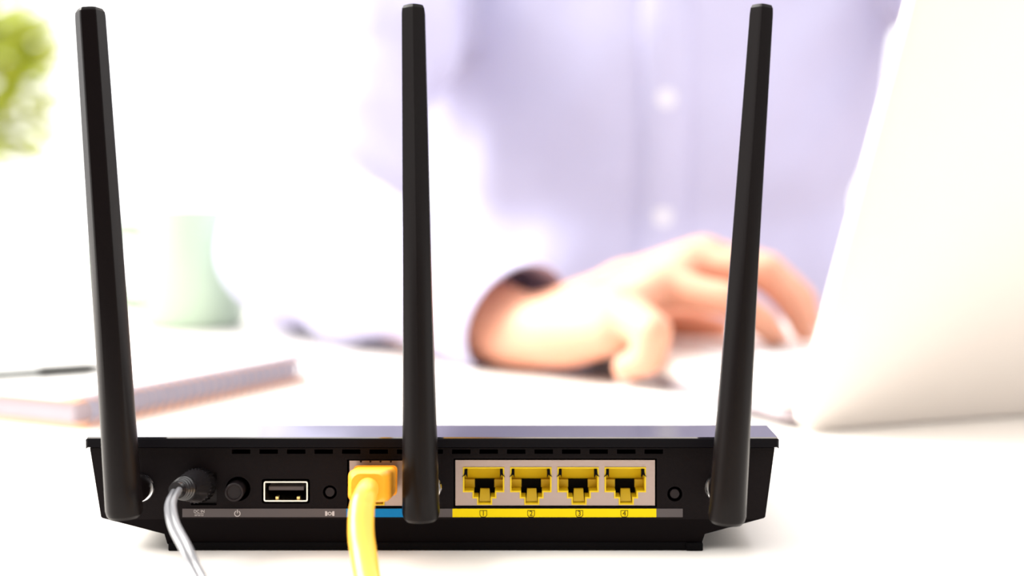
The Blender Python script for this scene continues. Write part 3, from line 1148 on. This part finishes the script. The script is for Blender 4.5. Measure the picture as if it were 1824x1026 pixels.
# trunk, neck and head
ell(bm, (TX, TY, 0.20), 0.165, 0.100, 0.22)
ell(bm, (TX, TY + 0.02, -0.05), 0.150, 0.100, 0.22)
ell(bm, (TX, TY + 0.03, -0.23), 0.165, 0.115, 0.13)
cap_to(bm, R_SHO, L_SHO, 0.058, 0.058, 18, 6)
cap_to(bm, NECK + Vector((0, 0, -0.06)), HEAD + Vector((0, 0.02, -0.06)), 0.058, 0.052, 18, 6)
ell(bm, HEAD + Vector((0, 0.022, 0.022)), 0.074, 0.094, 0.088)
ell(bm, HEAD + Vector((0, -0.018, -0.045)), 0.060, 0.068, 0.075)
cap_to(bm, HEAD + Vector((0, -0.082, 0.012)), HEAD + Vector((0, -0.102, -0.026)), 0.008, 0.0125, 12, 4)
cap_to(bm, HEAD + Vector((-0.014, -0.085, -0.028)), HEAD + Vector((0.014, -0.085, -0.028)), 0.009, 0.009, 12, 4)
cap_to(bm, HEAD + Vector((-0.022, -0.074, -0.062)), HEAD + Vector((0.022, -0.074, -0.062)), 0.010, 0.010, 12, 4)
ell(bm, HEAD + Vector((0, -0.066, -0.098)), 0.024, 0.018, 0.018)
cap_to(bm, HEAD + Vector((-0.042, -0.072, 0.026)), HEAD + Vector((0.042, -0.072, 0.026)), 0.012, 0.012, 12, 4)
for s in (-1, 1):
    ell(bm, HEAD + Vector((s * 0.077, 0.018, -0.012)), 0.010, 0.018, 0.032)
# hips and legs down to the floor
for s in (-1, 1):
    hip = Vector((TX + s * 0.09, TY + 0.02, -0.27))
    kne = Vector((TX + s * 0.12, TY - 0.36, -0.26))
    ank = Vector((TX + s * 0.12, TY - 0.33, FZ + 0.09))
    cap_to(bm, hip, kne, 0.082, 0.055, 16, 5)
    cap_to(bm, kne, ank, 0.055, 0.036, 16, 5)
    cap_to(bm, ank + Vector((0, 0.02, -0.045)), ank + Vector((0, -0.13, -0.055)), 0.036, 0.032, 16, 5)
body_me = remesh(bm, 0.0032, 6, 0.5)
person = obj_me('person', body_me, M_skin, None, None)
tag(person, 'person in a pale blue shirt working at the laptop, right forearm on the desk', 'person')

# fingernails on the fingers that face the viewer
for f in ('ring', 'middle', 'index', 'pinky', 'thumb'):
    for H in (HAND, L_HAND):
        js = H[f]
        t = (js[3] - js[2]).normalized()
        up = (js[2] - js[1]).normalized()
        out = (t.cross(up)).cross(t)
        out = -out if out.dot(js[1] - js[3]) > 0 and f != 'pinky' else out
        nrm = (up - t * up.dot(t)).normalized()
        bm = bmesh.new()
        c = js[3] + nrm * (RAD[f][3] * 0.62)
        a = t.cross(nrm).normalized()
        R3 = Matrix((a, t, nrm)).transposed()
        ell(bm, c, RAD[f][3] * 0.62, RAD[f][3] * 0.85, RAD[f][3] * 0.32, R3, 12, 6)
        obj('fingernail', bm, M_nail, person, None)

# shirt: follows the body, loose, with folds
bm = bmesh.new()
CUFF_R = R_WRI.lerp(R_ELB, 0.11)
CUFF_L = L_WRI.lerp(L_ELB, 0.11)
for Cu, El, Sh in ((CUFF_R, R_ELB, R_SHO), (CUFF_L, L_ELB, L_SHO)):
    up = Vector((0, 0, 0.004))
    cap_to(bm, Cu.lerp(El, 0.10) + up * 1.2, Cu.lerp(El, 0.5) + up, 0.0300, 0.042, 20, 4)
    cap_to(bm, Cu.lerp(El, 0.5) + up, El + up, 0.042, 0.052, 20, 5)
    cap_to(bm, El + up, El.lerp(Sh, 0.35), 0.052, 0.056, 20, 5)
    cap_to(bm, El.lerp(Sh, 0.35), Sh, 0.056, 0.066, 20, 5)
ell(bm, (TX, TY, 0.20), 0.188, 0.120, 0.235)
ell(bm, (TX, TY + 0.015, -0.02), 0.180, 0.122, 0.25)
ell(bm, (TX, TY + 0.03, -0.22), 0.180, 0.128, 0.11)
cap_to(bm, R_SHO, L_SHO, 0.070, 0.070, 20, 6)
cap_to(bm, NECK + Vector((0, 0.005, -0.07)), NECK + Vector((0, 0, -0.035)), 0.080, 0.060, 20, 6)
sh_me = remesh(bm, 0.007, 10, 0.5)
sh_me.update()
nrms = [v.normal.copy() for v in sh_me.vertices]


def seg_dist(p, a, bq):
    t = max(0, min(1, (p - a).dot(bq - a) / (bq - a).length_squared))
    return (p - a.lerp(bq, t)).length, t


for v, nn in zip(sh_me.vertices, nrms):
    c = v.co
    f = 0.0
    dmin, tt = min(seg_dist(c, CUFF_R, R_ELB), seg_dist(c, R_ELB, R_SHO), seg_dist(c, CUFF_L, L_ELB), seg_dist(c, L_ELB, L_SHO))
    if dmin < 0.075:
        # sleeve: folds run round the arm
        f += 0.0125 * noise.noise(Vector((c.x * 26, c.y * 22, c.z * 14)))
        f += 0.0045 * noise.noise(Vector((c.x * 50, c.y * 40, c.z * 30)) + Vector((5, 1, 3)))
        f *= min(1.0, 0.25 + 3 * max(0, (c - CUFF_R).length - 0.02) / 0.15)
    else:
        # trunk: broad drapes falling from the shoulders to the lap
        f += 0.0095 * noise.noise(Vector((c.x * 10 + c.z * 6, c.y * 8, c.z * 5)))
        f += 0.0045 * noise.noise(Vector((c.x * 24 - c.z * 14, c.y * 18, c.z * 10)) + Vector((9, 2, 4)))
    v.co = c + nn * f
    if v.co.z < 0.0015 and v.co.y < DY1 + 0.01:
        v.co.z = 0.0015
shirt = obj_me('shirt', sh_me, M_shirt, person, None)
shirt['label'] = 'pale blue long-sleeved cotton shirt'
bmq = bmesh.new()
bmq.from_mesh(sh_me)
bmq.transform(Matrix.Translation(WORLD['shirt']))
bvh = BVHTree.FromBMesh(bmq)


def front(x, z):
    hit = bvh.ray_cast(Vector((x, TY - 0.22, z)), Vector((0, 1, 0)))
    return hit[0].y if hit[0] is not None else TY - 0.12


# placket and buttons down the front
def px(z):
    return TX + 0.002 * math.sin(z * 9) - (0.0 if z > 0 else 0.0)


bm = bmesh.new()
fr, bk = [], []
zz = [0.37 - 0.012 * i for i in range(46)]
for z in zz:
    row = []
    for dx in (-0.017, -0.015, 0, 0.015, 0.017):
        x = px(z) + dx
        row.append(Vector((x, front(x, z) - (0.0034 if abs(dx) < 0.0165 else -0.002), z)))
    fr.append(row)
rings(bm, fr, False, False)
pl = obj('placket', bm, M_shirt, shirt, None)
sol = pl.modifiers.new('thickness', 'SOLIDIFY')
sol.thickness = 0.0012
sol.offset = -1
for z in (0.334, 0.244, 0.154, 0.069, -0.016, -0.10):
    bm = bmesh.new()
    x = px(z)
    y = front(x, z) - 0.0036
    lathe(bm, (x, y, z), (0, -1, 0), [(0, 0.0058), (0.0014, 0.0060), (0.0022, 0.0054), (0.0016, 0.004), (0.0016, 0.0008)], 20)
    obj('button', bm, M_button, shirt, 40)
# cuffs: open tubes round the wrists
for Cu, Wr, El in ((CUFF_R, R_WRI, R_ELB), (CUFF_L, L_WRI, L_ELB)):
    ax = (Wr - El).normalized()
    a, bq = frame_of(ax)
    base = Cu.lerp(El, 0.16) + Vector((0, 0, 0.0055))
    prof = [(0.0, 0.0325), (0.012, 0.0338), (0.040, 0.0345), (0.047, 0.0350), (0.0482, 0.0340), (0.047, 0.0325), (0.020, 0.0312), (0.0, 0.0300)]
    bm = bmesh.new()
    rs = []
    for t, r in prof:
        ring_ = []
        for j in range(40):
            th = 2 * PI * j / 40
            q = base + ax * (t + 0.006 * math.sin(th)) + a * (r * 1.05 * math.cos(th)) + bq * (r * 0.96 * math.sin(th))
            lim = 0.0012 if Cu is CUFF_R else 0.018
            q.z = max(q.z, lim)
            ring_.append(q)
        rs.append(ring_)
    rings(bm, rs, True, False)
    obj('cuff', bm, M_shirt, shirt, 60)
# collar
bm = bmesh.new()
rs = []
for z, r, fwd in ((0.375, 0.074, 0.0), (0.432, 0.068, 0.0), (0.436, 0.072, 0.0), (0.398, 0.094, 0.008)):
    rs.append([Vector((TX + r * math.sin(t), NECK.y - r * math.cos(t) * 0.95 - fwd, z - 0.02 * math.cos(t))) for t in [0.22 + (2 * PI - 0.44) * i / 36 for i in range(37)]])
rings(bm, rs, False, False)
co = obj('collar', bm, M_shirt, shirt, 40)
sol = co.modifiers.new('thickness', 'SOLIDIFY')
sol.thickness = 0.002
# trousers and shoes
bm = bmesh.new()
ell(bm, (TX, TY + 0.035, -0.27), 0.178, 0.125, 0.105)
for s in (-1, 1):
    hip = Vector((TX + s * 0.09, TY + 0.02, -0.27))
    kne = Vector((TX + s * 0.12, TY - 0.36, -0.26))
    ank = Vector((TX + s * 0.12, TY - 0.33, FZ + 0.10))
    cap_to(bm, hip, kne, 0.094, 0.068, 18, 5)
    cap_to(bm, kne, ank, 0.068, 0.052, 18, 5)
obj_me('trousers', remesh(bm, 0.010, 6), M_trouser, person, None)
for s in (-1, 1):
    bm = bmesh.new()
    q = Vector((TX + s * 0.12, TY - 0.33, FZ))
    cap_to(bm, q + Vector((0, 0.03, 0.045)), q + Vector((0, -0.15, 0.040)), 0.044, 0.039, 18, 5)
    cap_to(bm, q + Vector((0, 0.01, 0.05)), q + Vector((0, 0.0, 0.10)), 0.042, 0.040, 18, 5)
    obj_me('shoe', remesh(bm, 0.008, 4), M_shoe, person, None)
# hair and face
bm = bmesh.new()
ell(bm, HEAD + Vector((0, 0.034, 0.040)), 0.082, 0.094, 0.086)
ell(bm, HEAD + Vector((0, -0.020, 0.088)), 0.062, 0.058, 0.036)
ell(bm, HEAD + Vector((0, 0.070, -0.02)), 0.066, 0.052, 0.070)
obj_me('hair', remesh(bm, 0.006, 4), M_hair, person, None)
for s in (-1, 1):
    c = HEAD + Vector((s * 0.031, -0.0705, 0.006))
    bm = bmesh.new()
    ell(bm, c, 0.0125, 0.0115, 0.0085, None, 16, 10)
    ey = obj('eye', bm, M_eye, person, None)
    bm = bmesh.new()
    ell(bm, c + Vector((0, -0.0095, -0.002)), 0.0052, 0.003, 0.0052, None, 16, 8)
    obj('iris', bm, M_iris, ey, None)
    bm = bmesh.new()
    cap_to(bm, HEAD + Vector((s * 0.018, -0.083, 0.0285)), HEAD + Vector((s * 0.046, -0.077, 0.030)), 0.0042, 0.003, 10, 4)
    obj('eyebrow', bm, M_hair, person, None)
for dz, r in ((-0.0585, 0.0042), (-0.0655, 0.0048)):
    bm = bmesh.new()
    pts = spline([HEAD + Vector((x, -0.0835 + 8 * x * x, dz)) for x in (-0.022, -0.01, 0, 0.01, 0.022)], 4)
    tube(bm, pts, lambda t: 0.0012 + r * math.sin(PI * t), 10)
    obj('lip', bm, M_lip, person, None)
